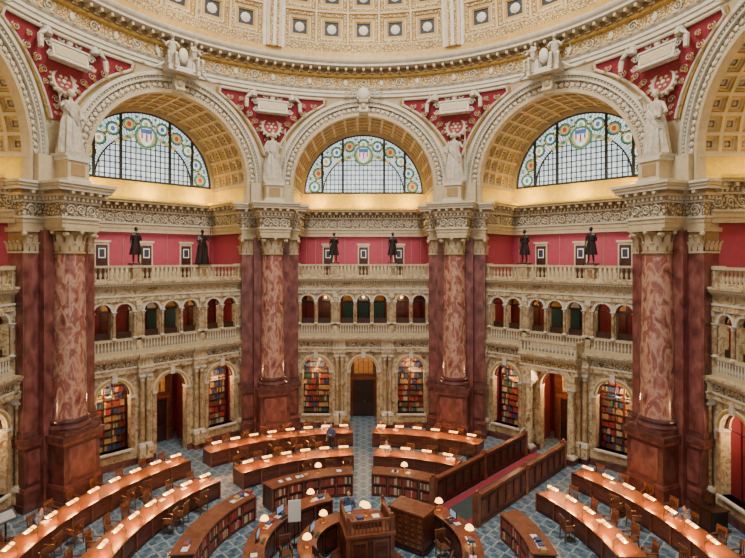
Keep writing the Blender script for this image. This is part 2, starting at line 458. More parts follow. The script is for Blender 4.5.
b.box(-RI,RI,YB-0.2,YB,ZC-0.1,ZC,'yellow')
me_vault=b.mesh('coffered_vault')

# archivolt
b=MB()
for r0,r1,y0,y1,mt in ((4.66,4.86,A-0.02,A+0.4,'cream'),(4.86,5.30,A+0.02,A+0.4,'orn'),(5.30,5.42,A-0.1,A+0.4,'white'),(5.42,5.58,A-0.05,A+0.4,'cream'),(5.56,5.76,A-0.2,A+0.4,'white')):
    b.arc(0,ZC,r0,r1,y0,y1,mt,0,pi,56)
    for s in (-1,1):
        b.box(min(s*r0,s*r1),max(s*r0,s*r1),y0,y1,15.05,ZC,mt)
for i in range(49):
    t=pi*(i+0.5)/49
    b.M=Matrix.Translation((5.08*cos(t),A,ZC+5.08*sin(t))) @ Matrix.Rotation(-t,4,'Y')
    b.ell((0,0,0),(0.12,0.05,0.12),'white',8,6)
    b.M=None
for i in range(90):
    t=pi*(i+0.5)/90
    b.M=Matrix.Translation((5.5*cos(t),A,ZC+5.5*sin(t))) @ Matrix.Rotation(-t,4,'Y')
    b.box(-0.05,0.05,-0.12,0.0,-0.05,0.05,'white')
    b.M=None
b.box(-0.3,0.3,A-0.4,A+0.2,ZC+4.7,ZC+5.8,'white')
b.box(-0.42,0.42,A-0.5,A+0.2,ZC+5.65,ZC+5.85,'white')
b.tube([(-0.3,A-0.45,ZC+5.5),(0.3,A-0.45,ZC+5.5)],0.15,'cream',10)
b.tube([(-0.3,A-0.4,ZC+4.85),(0.3,A-0.4,ZC+4.85)],0.12,'cream',10)
b.ell((0,A-0.42,ZC+5.2),(0.17,0.12,0.22),'cream',10,8)
me_arch=b.mesh('trim_arch')

# window
b=MB()
yw=YB-0.02
nseg=48; rw=4.62
b.add([(0,yw+0.06,ZC)]+[(rw*cos(pi*i/nseg),yw+0.06,ZC+rw*sin(pi*i/nseg)) for i in range(nseg+1)],[(0,i+1,i+2) for i in range(nseg)],'pane')
b.arc(0,ZC,4.45,4.75,yw-0.15,yw+0.05,'cream',0,pi,48)
b.arc(0,ZC,4.36,4.46,yw-0.1,yw+0.05,'iron',0,pi,48)
b.arc(0,ZC,3.0,3.08,yw-0.05,yw+0.04,'iron',0,pi,40)
b.box(-rw,rw,yw-0.1,yw+0.05,ZC,ZC+0.14,'iron')
for i in range(-14,15):
    x=i*0.31; main=(i%5==0 and i!=0)
    lim=4.4 if main else 3.03
    h=sqrt(max(0,lim**2-x*x)) if abs(x)<lim else 0
    th=0.08 if main else 0.026
    if h>0.1: b.box(x-th,x+th,yw-0.03-(0.05 if main else 0),yw+0.03,ZC,ZC+h,'iron')
for i in range(1,9):
    z=i*0.36
    h=sqrt(max(0,3.03**2-z*z)) if z<3.03 else 0
    if h>0.1: b.box(-h,h,yw-0.03,yw+0.03,ZC+z-0.024,ZC+z+0.024,'iron')
for i in range(61):
    t=pi*i/60
    b.tube([(3.05*cos(t),yw,ZC+3.05*sin(t)),(4.4*cos(t),yw,ZC+4.4*sin(t))],0.02,'iron',4)
def disc(cx,cz,r,y,mt,n=14,rx=1.0):
    b.add([(cx+rx*r*cos(2*pi*k/n),y,cz+r*sin(2*pi*k/n)) for k in range(n)],[tuple(range(n))],mt)
for i in range(11):
    t=pi*(i+0.5)/11; r=3.72
    cx,cz=r*cos(t),ZC+r*sin(t)
    disc(cx,cz,0.42,yw-0.03,'pg'); disc(cx,cz,0.27,yw-0.035,['py','pane','pane'][i%3]); disc(cx,cz,0.17,yw-0.04,['pr','pb','py'][i%3],rx=.8)
    b.tube([(cx+0.42*cos(2*pi*k/12),yw-0.04,cz+0.42*sin(2*pi*k/12)) for k in range(13)],0.028,'iron',4)
    t=pi*i/11
    if i:
        b.tube([(r*cos(t)+0.2*cos(2*pi*k/10),yw-0.03,ZC+r*sin(t)+0.2*sin(2*pi*k/10)) for k in range(11)],0.035,'py',4)
        disc(r*cos(t),ZC+r*sin(t),0.11,yw-0.03,'pg',6); disc(4.15*cos(t),ZC+4.15*sin(t),0.11,yw-0.03,'pg',6)
b.tube([(0.66*cos(2*pi*k/20),yw-0.06,ZC+2.9+0.66*sin(2*pi*k/20)) for k in range(21)],0.09,'pg',5)
disc(0,ZC+2.9,0.62,yw-0.055,'py',20)
sh=[(-0.42,3.45),(0.42,3.45),(0.42,2.85),(0.25,2.5),(0,2.32),(-0.25,2.5),(-0.42,2.85)]
b.loft([[(x,yw-0.10,ZC+z) for x,z in sh],[(x,yw-0.06,ZC+z) for x,z in sh]],'pane')
b.box(-0.36,0.36,yw-0.12,yw-0.1,ZC+3.12,ZC+3.4,'pb')
for i in range(5):
    x=-0.33+i*0.14
    if i%2==0: b.box(x,x+0.1,yw-0.12,yw-0.1,ZC+2.62+0.08*abs(i-2),ZC+3.1,'pr')
for s in (-1,1):
    for k in range(5):
        disc(s*(0.9+0.22*k),ZC+2.85-0.10*k,0.13,yw-0.06,'pg' if k%2 else 'py',8,1.4)
me_win=b.mesh('window')

def bookcase(w,h,ns,lights=False):
    b=MB(); d=0.4
    b.box(-w/2,w/2,d-0.03,d,0,h,'wooddark')
    for x in (-w/2,-0.02,w/2-0.06): b.box(x,x+0.06,0,d,0,h,'wood')
    b.box(-w/2-0.05,w/2+0.05,-0.05,d,h,h+0.12,'wood')
    b.box(-w/2,w/2,-0.02,d,0,0.12,'wood')
    sh=(h-0.12)/ns
    for i in range(ns):
        z=0.12+i*sh
        b.box(-w/2,w/2,0,d,z-0.02,z+0.02,'wood')
        for side in (0,1):
            x=-w/2+0.07 if side==0 else 0.05
            xe=-0.03 if side==0 else w/2-0.07
            c=random.choice([0,1,2,2,5,5,6])
            while x<xe-0.04:
                t=random.uniform(0.035,0.07)
                if random.random()<0.3: c=random.choice([0,1,2,2,3,4,4,5,0,6])
                if random.random()>0.06:
                    b.box(x,min(x+t*0.94,xe),0.03+random.uniform(0,0.04),d-0.05,z+0.02,z+0.02+sh*random.uniform(0.6,0.82),'book%d'%c)
                x+=t
    return b.mesh('bookcase')
me_bcs=[bookcase(2.5,5.0,12) for _ in range(2)]
me_bcu=bookcase(1.9,2.6,7)

b=MB()
b.box(-1.2,1.2,0,0.12,0,4.9,'wood'); b.box(-0.75,0.75,-0.04,0,0.0,2.6,'black')
for s in (-1,1):
    b.box(s*0.38-0.3,s*0.38+0.3,-0.08,-0.03,0.15,1.0,'wooddark'); b.box(s*0.38-0.3,s*0.38+0.3,-0.08,-0.03,1.15,2.45,'wooddark')
b.box(-0.9,-0.75,-0.12,0,0,2.7,'woodtop'); b.box(0.75,0.9,-0.12,0,0,2.7,'woodtop'); b.box(-1.0,1.0,-0.18,0,2.7,2.9,'woodtop')
b.ell((0.08,-0.12,1.1),(0.04,0.04,0.04),'brass',8,6)
b.box(-0.7,0.7,-0.05,0,3.1,4.3,'amber')
for i in range(5): b.box(-0.7+i*0.35-0.02,-0.7+i*0.35+0.02,-0.08,0,3.1,4.3,'wooddark')
me_door=b.mesh('door')

b=MB(); b.ell((0,0,0),(0.10,0.10,0.10),'bulb',10,8); b.tube([(0,0,0.09),(0,0,0.6)],0.02,'brass',6); me_globe=b.mesh('pendant_globe_lamp')

def light(kind,name,loc,energy,color,size=0.3,rot=None,sizey=None,parent=None,spread=None):
    l=bpy.data.lights.new(name,kind); l.energy=energy; l.color=color
    if kind=='AREA':
        l.size=size
        if sizey: l.shape='RECTANGLE'; l.size_y=sizey
    else: l.shadow_soft_size=size
    o=bpy.data.objects.new(name,l); COL.objects.link(o); o.location=loc
    if rot: o.rotation_euler=rot
    return o
def rotp(x,y,z,deg):
    a=radians(deg); return (x*cos(a)-y*sin(a), x*sin(a)+y*cos(a), z)

WARM=(1.0,0.64,0.32)
for bi,(nm,rz) in enumerate(BAYS.items()):
    place(me_screen,'arcade_screen',rz=rz)
    place(me_bal,'gallery_balustrade',rz=rz)
    place(me_wall,'wall_'+nm,rz=rz)
    place(me_bent,'trim_entablature_'+nm,rz=rz)
    place(me_vault,'coffered_vault',rz=rz)
    place(me_arch,'trim_arch_'+nm,rz=rz)
    place(me_win,'window_%d'%(bi+1),rz=rz)
    for k,x in enumerate((-3.22,3.22)):
        place(me_bcs[k],'bookcase',rotp(x,A+2.3,0,rz),rz)
    place(me_door,'door_%d'%(bi+1),rotp(0,A+3.2,0,rz),rz)
    for x in (-3.22,0,3.22):
        place(me_globe,'pendant_globe_lamp',rotp(x,A+1.7,5.4,rz),rz)
        light('POINT','alcove_light',rotp(x,A+1.45,4.0,rz),140 if x else 80,WARM,0.15)
    for x in (-2.67,0,2.67):
        place(me_globe,'pendant_globe_lamp',rotp(x,A+1.9,8.75,rz),rz)
    for x in (-2.6,2.6):
        light('POINT','gallery_light',rotp(x,A+2.0,8.6,rz),42,WARM,0.15)
    for x in (-3.3,0,3.3):
        light('POINT','cove_light',rotp(x,A+3.5,15.6,rz),125,(1.0,0.68,0.20),0.15)
    light('AREA','gallery_wash',rotp(0,A+2.4,12.95,rz),95,(1,0.9,0.85),6,rot=(radians(20),0,radians(rz)),sizey=0.5)

# ------------------------------------------------------------------ piers
b=MB()
def leaf(b,P0,out,tan,h,w,mat):
    P0=Vector(P0); out=Vector(out); tan=Vector(tan)
    secs=[]
    for i,(o,z,ww) in enumerate([(0,0,0.8),(0.04,0.35,1.0),(0.10,0.7,0.85),(0.24,0.95,0.5),(0.30,0.85,0.2)]):
        c=P0+out*o*h*1.0+Vector((0,0,z*h))
        secs.append([c-tan*w*ww/2, c+out*0.04*h*1.5, c+tan*w*ww/2])
    b.loft(secs,mat,caps=False,loop=False)
yF=15.85
b.box(-1.15,1.15,15.45,18.2,0,12.8,'darkcol')
for s in (-1,1):
    x0,x1=sorted((s*0.98,s*1.85))
    b.box(x0,x1,yF,18.2,3.3,12.0,'darkcol')
    b.box(x0+0.08,x1-0.08,yF-0.02,yF,4.6,11.4,'darkcol')
    b.box(x0-0.04,x1+0.05 if s>0 else x1+0.04,yF-0.06,18.2,3.3,3.6,'plinth')
    x0,x1=sorted((s*1.0,s*1.85)); xm=(x0+x1)/2
    b.box(x0,x1,yF,18.2,11.8,12.7,'tan')
    b.box(x0-0.06,x1+0.06,yF-0.1,18.2,12.7,12.9,'cream')
    b.box(x0-0.02,x1+0.02,yF-0.03,18.2,11.72,11.82,'cream')
    for k in range(3):
        leaf(b,(x0+0.14+k*0.28,yF,11.82),(0,-1,0),(1,0,0),0.42,0.26,'cream')
    for k in range(2):
        leaf(b,(x0+0.28+k*0.28,yF,12.05),(0,-1,0),(1,0,0),0.5,0.26,'cream')
    for k in range(4):
        leaf(b,(s*1.85,yF+0.2+k*0.3,11.85),(s,0,0),(0,1,0),0.45,0.28,'cream')
    for e in (x0,x1): b.ell((e,yF-0.1,12.6),(0.12,0.12,0.12),'cream',8,6)
def ped(b,x0,x1,y0,y1):
    b.box(x0-0.14,x1+0.14,y0-0.14,y1,0,0.35,'plinth')
    b.box(x0-0.09,x1+0.09,y0-0.09,y1,0.35,0.9,'plinth')
    b.box(x0,x1,y0,y1,0.9,2.9,'plinth')
    b.box(x0-0.05,x1+0.05,y0-0.05,y1,0.9,1.05,'darkcol')
    b.box(x0-0.1,x1+0.1,y0-0.1,y1,2.9,3.05,'darkcol')
    b.box(x0-0.15,x1+0.15,y0-0.15,y1,3.05,3.3,'plinth')
ped(b,-1.85,1.85,15.75,18.2)
ped(b,-0.95,0.95,14.4,18.2)
for x0,x1,y in ((-0.7,0.7,14.4),(-1.7,-1.15,15.75),(1.15,1.7,15.75)):
    b.box(x0,x1,y-0.03,y,1.25,2.7,'darkcol')
cy=15.3; r=0.74
b.box(-0.92,0.92,cy-0.92,cy+0.6,3.3,3.48,'plinth')
b.lathe(0,cy,[(0.92,3.48),(0.95,3.56),(0.9,3.66),(0.8,3.7),(0.8,3.76),(0.86,3.82),(0.84,3.9),(0.76,3.95)],'plinth',32,caps=False)
b.lathe(0,cy,[(0.76,3.95),(0.745,4.1),(0.74,7),(0.70,9.5),(0.65,11.7)],'redcol',36,caps=False)
b.lathe(0,cy,[(0.70,11.68),(0.72,11.74),(0.66,11.8),(0.62,11.82),(0.62,12.3),(0.70,12.55),(0.85,12.72)],'tan',32,caps=False)
for k in range(10):
    a=2*pi*k/10
    leaf(b,(0.63*cos(a),cy+0.63*sin(a),11.82),(cos(a),sin(a),0),(-sin(a),cos(a),0),0.45,0.36,'cream')
    a+=pi/10
    leaf(b,(0.64*cos(a),cy+0.64*sin(a),12.05),(cos(a),sin(a),0),(-sin(a),cos(a),0),0.58,0.36,'cream')
for k in range(4):
    a=pi/4+k*pi/2
    b.ell((0.98*cos(a),cy+0.98*sin(a),12.6),(0.16,0.16,0.14),'cream',10,6)
    b.ell((0.85*cos(a-pi/4),cy+0.85*sin(a-pi/4),12.7),(0.1,0.1,0.1),'cream',8,6)
b.box(-0.9,0.9,cy-0.9,cy+0.8,12.76,12.92,'cream')
def pe(b,x0,x1,y0,y1,z0=12.9):
    def lay(e,za,zb,m): b.box(x0-e,x1+e,y0-e,y1,z0+za,z0+zb,m)
    lay(0,0,0.22,'cream'); lay(0.03,0.22,0.42,'cream'); lay(0.09,0.42,0.52,'white')
    lay(0,0.52,1.15,'orn'); lay(0.08,1.15,1.24,'white'); lay(0.12,1.24,1.42,'tan')
    n=max(4,int((x1-x0)/0.2))
    for i in range(n):
        x=x0-0.1+(i+0.2)*(x1-x0+0.2)/n
        b.box(x,x+0.1,y0-0.2,y0,z0+1.26,z0+1.4,'white')
    for s,xx in ((-1,x0),(1,x1)):
        m=int((y1-y0)/0.22)
        for i in range(m):
            y=y0+(i+0.2)*(y1-y0)/m
            b.box(min(xx,xx+s*0.2),max(xx,xx+s*0.2),y,y+0.1,z0+1.26,z0+1.4,'white')
    lay(0.22,1.42,1.55,'cream')
    n=max(3,int((x1-x0)/0.4))
    for i in range(n):
        x=x0+(i+0.5)*(x1-x0)/n
        b.box(x-0.08,x+0.08,y0-0.42,y0,z0+1.55,z0+1.7,'cream')
    lay(0.2,1.55,1.7,'tan'); lay(0.45,1.7,1.85,'white'); lay(0.52,1.85,1.98,'cream'); lay(0.58,1.98,2.1,'white')
pe(b,-1.85,1.85,yF,18.2)
pe(b,-0.95,0.95,14.5,18.2,12.905)
for x in (-0.55,0,0.55): b.spiral(x,14.47,13.74,0.24,'white',1 if x<0 else -1,th=0.18)
for s in (-1,1):
    b.spiral(s*1.45,yF-0.03,13.74,0.24,'white',s,th=0.18)
b.box(-1.3,1.3,15.6,17.2,15.0,16.3,'cream')
b.box(-0.62,0.62,14.6,15.9,15.0,15.25,'white'); b.box(-0.52,0.52,14.7,15.9,15.25,16.1,'cream'); b.box(-0.6,0.6,14.62,15.9,16.1,16.28,'white')
b.box(-0.35,0.35,14.67,14.7,15.4,15.95,'tan')
me_pier=b.mesh('marble_pier')

# ------------------------------------------------------------------ pendentives
b=MB()
def rho(z):
    zz=max(ZC,min(z,ZC+RO))
    return sqrt(A*A+RO*RO-(zz-ZC)**2)
def halfang(z):
    zz=max(ZC,min(z,ZC+RO))
    u=sqrt(max(0,RO*RO-(zz-ZC)**2))
    return radians(22.5)-atan(u/A)
def PP(a,z,inset=0):
    r=rho(z)-inset
    return (r*sin(a), r*cos(a), z)
zs=[15.0,16.3]+[ZC+RO*sin(pi/2*i/26) for i in range(1,27)]+[22.4]
secs=[]
for z in zs:
    h=halfang(z); secs.append([PP(-h+2*h*k/24,z) for k in range(25)])
b.loft(secs,'cream',caps=False,loop=False)
ZT=21.95
def redhalf(z): return max(0.002,min(halfang(z)-radians(2.0), radians(12.5)))
zz=[18.2+ (ZT-18.2)*i/24 for i in range(25)]
secs=[[PP(-redhalf(z)+2*redhalf(z)*k/16,z,0.05) for k in range(17)] for z in zz]
b.loft(secs,'redfield',caps=False,loop=False)
for s in (-1,1):
    b.tube([PP(s*(redhalf(z)+0.003),z,0.1) for z in zz],0.08,'white',6)
    b.tube([PP(s*(redhalf(z)+0.012),z,0.06) for z in zz],0.06,'gold',5)
b.tube([PP(-redhalf(ZT)+2*redhalf(ZT)*k/16,ZT,0.1) for k in range(17)],0.08,'white',6)
def at(a,z,inset): 
    p=PP(a,z,inset); 
    return Matrix.Translation(p) @ Matrix.Rotation(-a,4,'Z') @ Matrix.Rotation(radians(-12),4,'X')
b.M=at(0,20.0,0.12) @ Matrix.Rotation(pi/2,4,'X')
b.lathe(0,0,[(0.64,-0.1),(0.64,0.1),(0.54,0.14),(0.48,0.05)],'white',24,caps=False)
b.lathe(0,0,[(0.48,0.05),(0.001,0.06)],'redfield',24,caps=False)
for k in range(6):
    a=2*pi*k/6; b.ell((0.26*cos(a),0.26*sin(a),0.07),(0.09,0.09,0.05),'cream',8,4)
b.ell((0,0,0.08),(0.12,0.12,0.07),'white',8,6)
for k in range(16):
    a=2*pi*k/16; b.ell((0.70*cos(a),0.70*sin(a),0.02),(0.09,0.09,0.1),'cream',6,4)
b.M=at(0,21.2,0.25)
b.box(-0.95,0.95,-0.10,0.25,-0.34,0.34,'white'); b.box(-0.82,0.82,-0.13,-0.08,-0.23,0.23,'cream')
b.box(-1.05,1.05,-0.16,0.2,0.34,0.44,'stone'); b.box(-1.0,1.0,-0.14,0.2,-0.43,-0.34,'stone')
for s in (-1,1):
    b.spiral(s*1.12,-0.12,0.2,0.22,'stone',s,th=0.28); b.spiral(s*1.1,-0.12,-0.28,0.18,'stone',s,th=0.28,up=-1)
    b.spiral(s*0.42,-0.15,0.64,0.24,'stone',-s,th=0.28)
    b.tube([(s*1.0,-0.12,1.25),(s*1.1,-0.16,1.0),(s*1.22,-0.25,0.75),(s*1.25,-0.25,0.45)],0.2,'stone',9,1.15)
    b.tube([(s*1.25,-0.25,0.6),(s*1.5,-0.45,0.55),(s*1.7,-0.4,0.2),(s*1.72,-0.35,-0.35)],0.17,'stone',8,0.7)
    b.ell((s*0.98,-0.2,1.48),(0.12,0.13,0.16),'stone',10,8); b.ell((s*1.0,-0.13,1.52),(0.13,0.12,0.14),'cream',8,6)
    b.tube([(s*0.92,-0.2,1.22),(s*0.72,-0.32,0.95),(s*0.5,-0.3,0.95)],0.07,'stone',6,.7)
    b.tube([(s*1.15,-0.2,1.2),(s*1.45,-0.25,1.05),(s*1.6,-0.35,0.8)],0.07,'stone',6,.7)
b.ell((0,-0.1,0.75),(0.22,0.14,0.34),'white',10,8)
b.ell((0,-0.15,1.15),(0.12,0.12,0.14),'stone',8,6)
for k,(z,r) in enumerate(((19.15,0.19),(18.8,0.14),(18.5,0.10))):
    for s in (-1,1):
        b.M=at(s*r*1.15/15.5,z,0.1); b.spiral(0,0,0,r,'cream',s,th=0.2)
for s in (-1,1):
    for z,a,r in ((20.3,0.066,0.2),(20.7,0.09,0.2),(21.0,0.13,0.22),(21.5,0.175,0.2),(19.8,0.052,0.14),(21.5,0.13,0.15)):
        b.M=at(s*a,z,0.1); b.spiral(0,0,0,r,'cream',s,th=0.2); b.spiral(s*r*.8,0,-r*.8,r*.6,'gold',-s,th=0.22)
b.M=None
me_pend=b.mesh('pendentive')

# ------------------------------------------------------------------ ring entablature and dome
b=MB()
prof=[(15.5,22.75),(15.12,22.75),(15.12,22.95),(15.05,22.98),(15.05,23.15),(14.98,23.2),(14.92,23.32),(15.15,23.36)]
b.lathe(0,0,prof,'white',128,caps=False)
b.lathe(0,0,[(15.15,23.36),(15.15,24.0)],'orng',128,caps=False)
b.lathe(0,0,[(15.15,24.0),(15.0,24.05),(14.95,24.15),(15.0,24.2)],'gold',128,caps=False)
b.lathe(0,0,[(15.0,24.2),(15.0,24.5),(14.9,24.52)],'tan',128,caps=False)
b.lathe(0,0,[(14.9,24.52),(14.4,24.55),(14.38,24.68),(14.3,24.74),(14.22,24.85),(14.2,24.95),(14.9,25.0)],'white',128,caps=False)
b.lathe(0,0,[(14.9,25.0),(14.9,25.35),(15.05,25.4)],'gold',128,caps=False)
for i in range(160):
    b.M=Matrix.Rotation(2*pi*i/160,4,'Z')
    b.box(-0.07,0.07,14.5,15.0,24.32,24.53,'cream')
    b.box(-0.14,0.14,14.88,15.0,24.22,24.3,'cream') 
    b.box(-0.05,0.05,14.85,14.95,25.05,25.3,'cream')
    b.ell((0,14.93,23.3),(0.13,0.06,0.07),'cream',6,4)
    if i%4==0: b.spiral(0,15.1,23.68,0.27,'white',1 if i%8 else -1,th=0.18,up=1 if i%8 else -1)
    if i%4==2: b.ell((0,15.1,23.68),(0.14,0.06,0.22),'white',8,6)
b.M=None
ob_ring=place(b.mesh('trim_ring'),'trim_dome_ring',(0,0,DZ))

b=MB()
RD=15.0; ZD=25.35+DZ
def PD(a,e,h): return ((RD+h)*cos(e)*cos(a),(RD+h)*cos(e)*sin(a),ZD+(RD+h)*sin(e))
levd=[(0.03,0,'cream'),(0.055,0.1,'gold'),(0.135,0.1,'orng'),(0.16,0.2,'gold'),(0.18,0.2,'white'),(0.25,0.2,'vaultgold'),(0.265,0.27,'gold'),(0.285,0.27,'gold'),(0.295,0.33,'blue')]
el=[radians(3.2)]
while el[-1]<radians(66): el.append(el[-1]+radians(7.6)*max(0.35,cos(el[-1])))
b.lathe(0,0,[(RD,ZD),(PD(0,radians(1.2),0)[0],PD(0,radians(1.2),0)[2])],'gold',96,caps=False)
b.lathe(0,0,[(PD(0,radians(1.2),0)[0],PD(0,radians(1.2),0)[2]),(PD(0,radians(3.2),0)[0],PD(0,radians(3.2),0)[2])],'orng',96,caps=False)
for s in range(8):
    c=radians(22.5+45*s)
    w=radians(2.6)
    for j in range(len(el)-1):
        for k in range(5):
            a0=c+w+(radians(45)-2*w)*k/5; a1=c+w+(radians(45)-2*w)*(k+1)/5
            b.coffer(PD,a0,a1,el[j],el[j+1],levd,(0.15,0.32,0.18,'white'))
            da=(a1-a0); de=el[j+1]-el[j]
            for q in range(12):
                t=q/12*4; sd=int(t); f=(t-sd)
                fa,fe=[(f,0),(1,f),(1-f,1),(0,1-f)][sd]
                p=PD(a0+da*(.095+.81*fa),el[j]+de*(.095+.81*fe),0.07)
                b.ell(p,(.06,.06,.06),'white',6,4)
    for (hw,h,mt) in ((2.6,-0.05,'white'),(1.9,-0.2,'cream'),(1.1,-0.24,'orng'),(0.4,-0.3,'white')):
        secs=[]
        for i in range(25):
            e=radians(1.0)+(el[-1]-radians(1.0))*i/24
            q=radians(hw)
            secs.append([PD(c-q,e,0.1),PD(c-q,e,h),PD(c+q,e,h),PD(c+q,e,0.1)])
        b.loft(secs,mt)
e0=el[-1]
b.lathe(0,0,[(RD*cos(e0),ZD+RD*sin(e0)),(RD*cos(e0)-0.5,ZD+RD*sin(e0)-0.2),(RD*cos(e0)-0.6,ZD+RD*sin(e0)+0.4),(RD*cos(e0)-0.8,ZD+RD*sin(e0)+2.0)],'white',64,caps=False)
b.lathe(0,0,[(RD*cos(e0)-0.8,ZD+RD*sin(e0)+2.0),(3,ZD+RD*sin(e0)+4.5),(0.01,ZD+RD*sin(e0)+5)],'cream',64,caps=False)
place(b.mesh('ceiling'),'ceiling')

for p in PIERS:
    place(me_pier,'marble_pier',rz=p)
    place(me_pend,'pendentive',rz=p)

# ------------------------------------------------------------------ figures
def skin_mesh(J,E):
    names=list(J); idx={n:i for i,n in enumerate(names)}
    me=bpy.data.meshes.new('tmp'); me.from_pydata([J[n][:3] for n in names],[(idx[a],idx[c]) for a,c in E],[])
    o=bpy.data.objects.new('tmp',me); COL.objects.link(o)
    o.modifiers.new('s','SKIN')
    for i,n in enumerate(names):
        sv=me.skin_vertices[0].data[i]; r=J[n][3]; sv.radius=(r,r); sv.use_root=(n=='pelvis')
    m=o.modifiers.new('u','SUBSURF'); m.levels=2; m.render_levels=2
    dg=bpy.context.evaluated_depsgraph_get(); dg.update()
    ev=o.evaluated_get(dg); em=ev.to_mesh()
    v=[tuple(x.co) for x in em.vertices]; f=[tuple(p.vertices) for p in em.polygons]
    ev.to_mesh_clear(); bpy.data.objects.remove(o); bpy.data.meshes.remove(me)
    return v,f
E_=[('pelvis','waist'),('waist','chest'),('chest','neckb'),('neckb','hb')]
for s in 'LR':
    E_+=[('chest','sh'+s),('sh'+s,'el'+s),('el'+s,'wr'+s),('wr'+s,'ha'+s),('pelvis','hip'+s),('hip'+s,'kn'+s),('kn'+s,'an'+s),('an'+s,'to'+s)]
def pose(kind):
    if kind=='seated':
        J={'pelvis':(0,0,.56,.15),'waist':(0,.03,.72,.125),'chest':(0,.10,.93,.145),'neckb':(0,.15,1.07,.06),'hb':(0,.18,1.14,.052)}
        for s,k in (('L',-1),('R',1)):
            J.update({'sh'+s:(k*.17,.11,1.0,.065),'el'+s:(k*.25,.27,.80,.045),'wr'+s:(k*.13,.48,.82,.03),'ha'+s:(k*.10,.55,.82,.034),
                      'hip'+s:(k*.10,.05,.54,.095),'kn'+s:(k*.13,.45,.54,.062),'an'+s:(k*.13,.42,.10,.042),'to'+s:(k*.14,.57,.05,.036)})
    else:
        J={'pelvis':(0,0,.95,.15),'waist':(0,0,1.10,.125),'chest':(0,.0,1.31,.155),'neckb':(0,0,1.46,.06),'hb':(0,.01,1.53,.052)}
        for s,k in (('L',-1),('R',1)):
            J.update({'sh'+s:(k*.18,0,1.39,.066),'el'+s:(k*.25,.0,1.11,.046),'wr'+s:(k*(.24 if k>0 else .10),.12 if k>0 else .24,.90 if k>0 else 1.12,.03),'ha'+s:(k*(.24 if k>0 else .04),.16 if k>0 else .27,.83 if k>0 else 1.15,.034),
                      'hip'+s:(k*.10,0,.90,.098),'kn'+s:(k*.115,.03 if k>0 else .07,.50,.06),'an'+s:(k*.12,0,.09,.042),'to'+s:(k*.15,.15,.04,.036)})
    return J
SK={k:skin_mesh(pose(k),E_) for k in ('seated','standing')}
def head(b,c,skin,hair,sc=1):
    x,y,z=c
    b.ell((x,y,z),(.075,.092,.115),skin,14,10)
    b.ell((x,y-.022,z+.028),(.083,.088,.105),hair,14,10)
    b.add([(x-.013,y+.085,z-.02),(x+.013,y+.085,z-.02),(x,y+.115,z-.022),(x,y+.088,z+.025)],[(0,1,2),(0,2,3),(1,3,2)],skin)
    for s in (-1,1):
        b.ell((x+s*.077,y,z-.005),(.012,.02,.03),skin,6,5)
        b.ell((x+s*.03,y+.083,z+.008),(.012,.008,.008),hair,6,4)
    b.ell((x,y+.083,z-.055),(.025,.01,.008),skin,6,4)
def robe(b,prof,mat,ey=.8,nf=9,n=44):
    secs=[]
    for i in range(n):
        a=2*pi*i/n; row=[]
        for z,r,am in prof:
            rr=r*(1+am*sin(nf*a+z*2.2)+am*.5*sin((nf*2+1)*a+1.3))
            row.append((rr*cos(a),rr*sin(a)*ey,z))
        secs.append(row)
    b.loft(secs,mat,closed=True,caps=False,loop=False)
def person(kind,shirt,pants,skin='skin',hair='hair',coat=None):
    b=MB(); J=pose(kind); v,f=SK[kind]
    zb=.62 if kind=='seated' else .98
    groups={}
    for fc in f:
        c=[sum(v[i][k] for i in fc)/len(fc) for k in range(3)]
        dh=min((Vector(c)-Vector(J['ha'+s][:3])).length for s in 'LR')
        if dh<.075: mt=skin
        elif c[2]>J['neckb'][2]+0.02: mt=skin
        elif kind=='seated' and (c[2]<.64 and not (abs(c[0])>.18 and c[2]>.62)): mt=pants
        elif kind=='standing' and c[2]<zb and dh>.12 and abs(c[0])<.21: mt=pants
        else: mt=shirt
        if min((Vector(c)-Vector(J['to'+s][:3])).length for s in 'LR')<.1: mt=hair
        groups.setdefault(mt,[]).append(fc)
    for mt,fs in groups.items():
        used=sorted({i for q in fs for i in q}); mp={i:k for k,i in enumerate(used)}
        b.add([v[i] for i in used],[tuple(mp[i] for i in q) for q in fs],mt)
    h=J['hb']; head(b,(h[0],h[1]+.025,h[2]+.12),skin,hair)
    for s,k in (('L',-1),('R',1)):
        ha=Vector(J['ha'+s][:3]); wr=Vector(J['wr'+s][:3]); d=(ha-wr).normalized()
        side=d.cross(Vector((0,0,1))) 
        if side.length<.3: side=Vector((1,0,0))
        side.normalize(); dn=side.cross(d)
        if dn.z>0: dn=-dn
        for q,L in zip((-1.5,-.5,.5,1.5),(.055,.07,.065,.05)):
            p=ha+side*q*.017+d*.02
            b.tube([p,p+d*L*.5,p+d*L*.85+dn*L*.3,p+d*L*.95+dn*L*.6],.0085,skin,5,.8)
        p=ha+side*k*-.03-d*.01
        b.tube([p,p-side*k*.025+d*.025,p-side*k*.03+d*.05],.0095,skin,5,.8)
    if coat:
        robe(b,[(1.40,.12,0),(1.33,.2,.0),(1.1,.17,.02),(.95,.2,.05),(.6,.25,.12),(.42,.27,.15)],coat,.75,7)
    return b
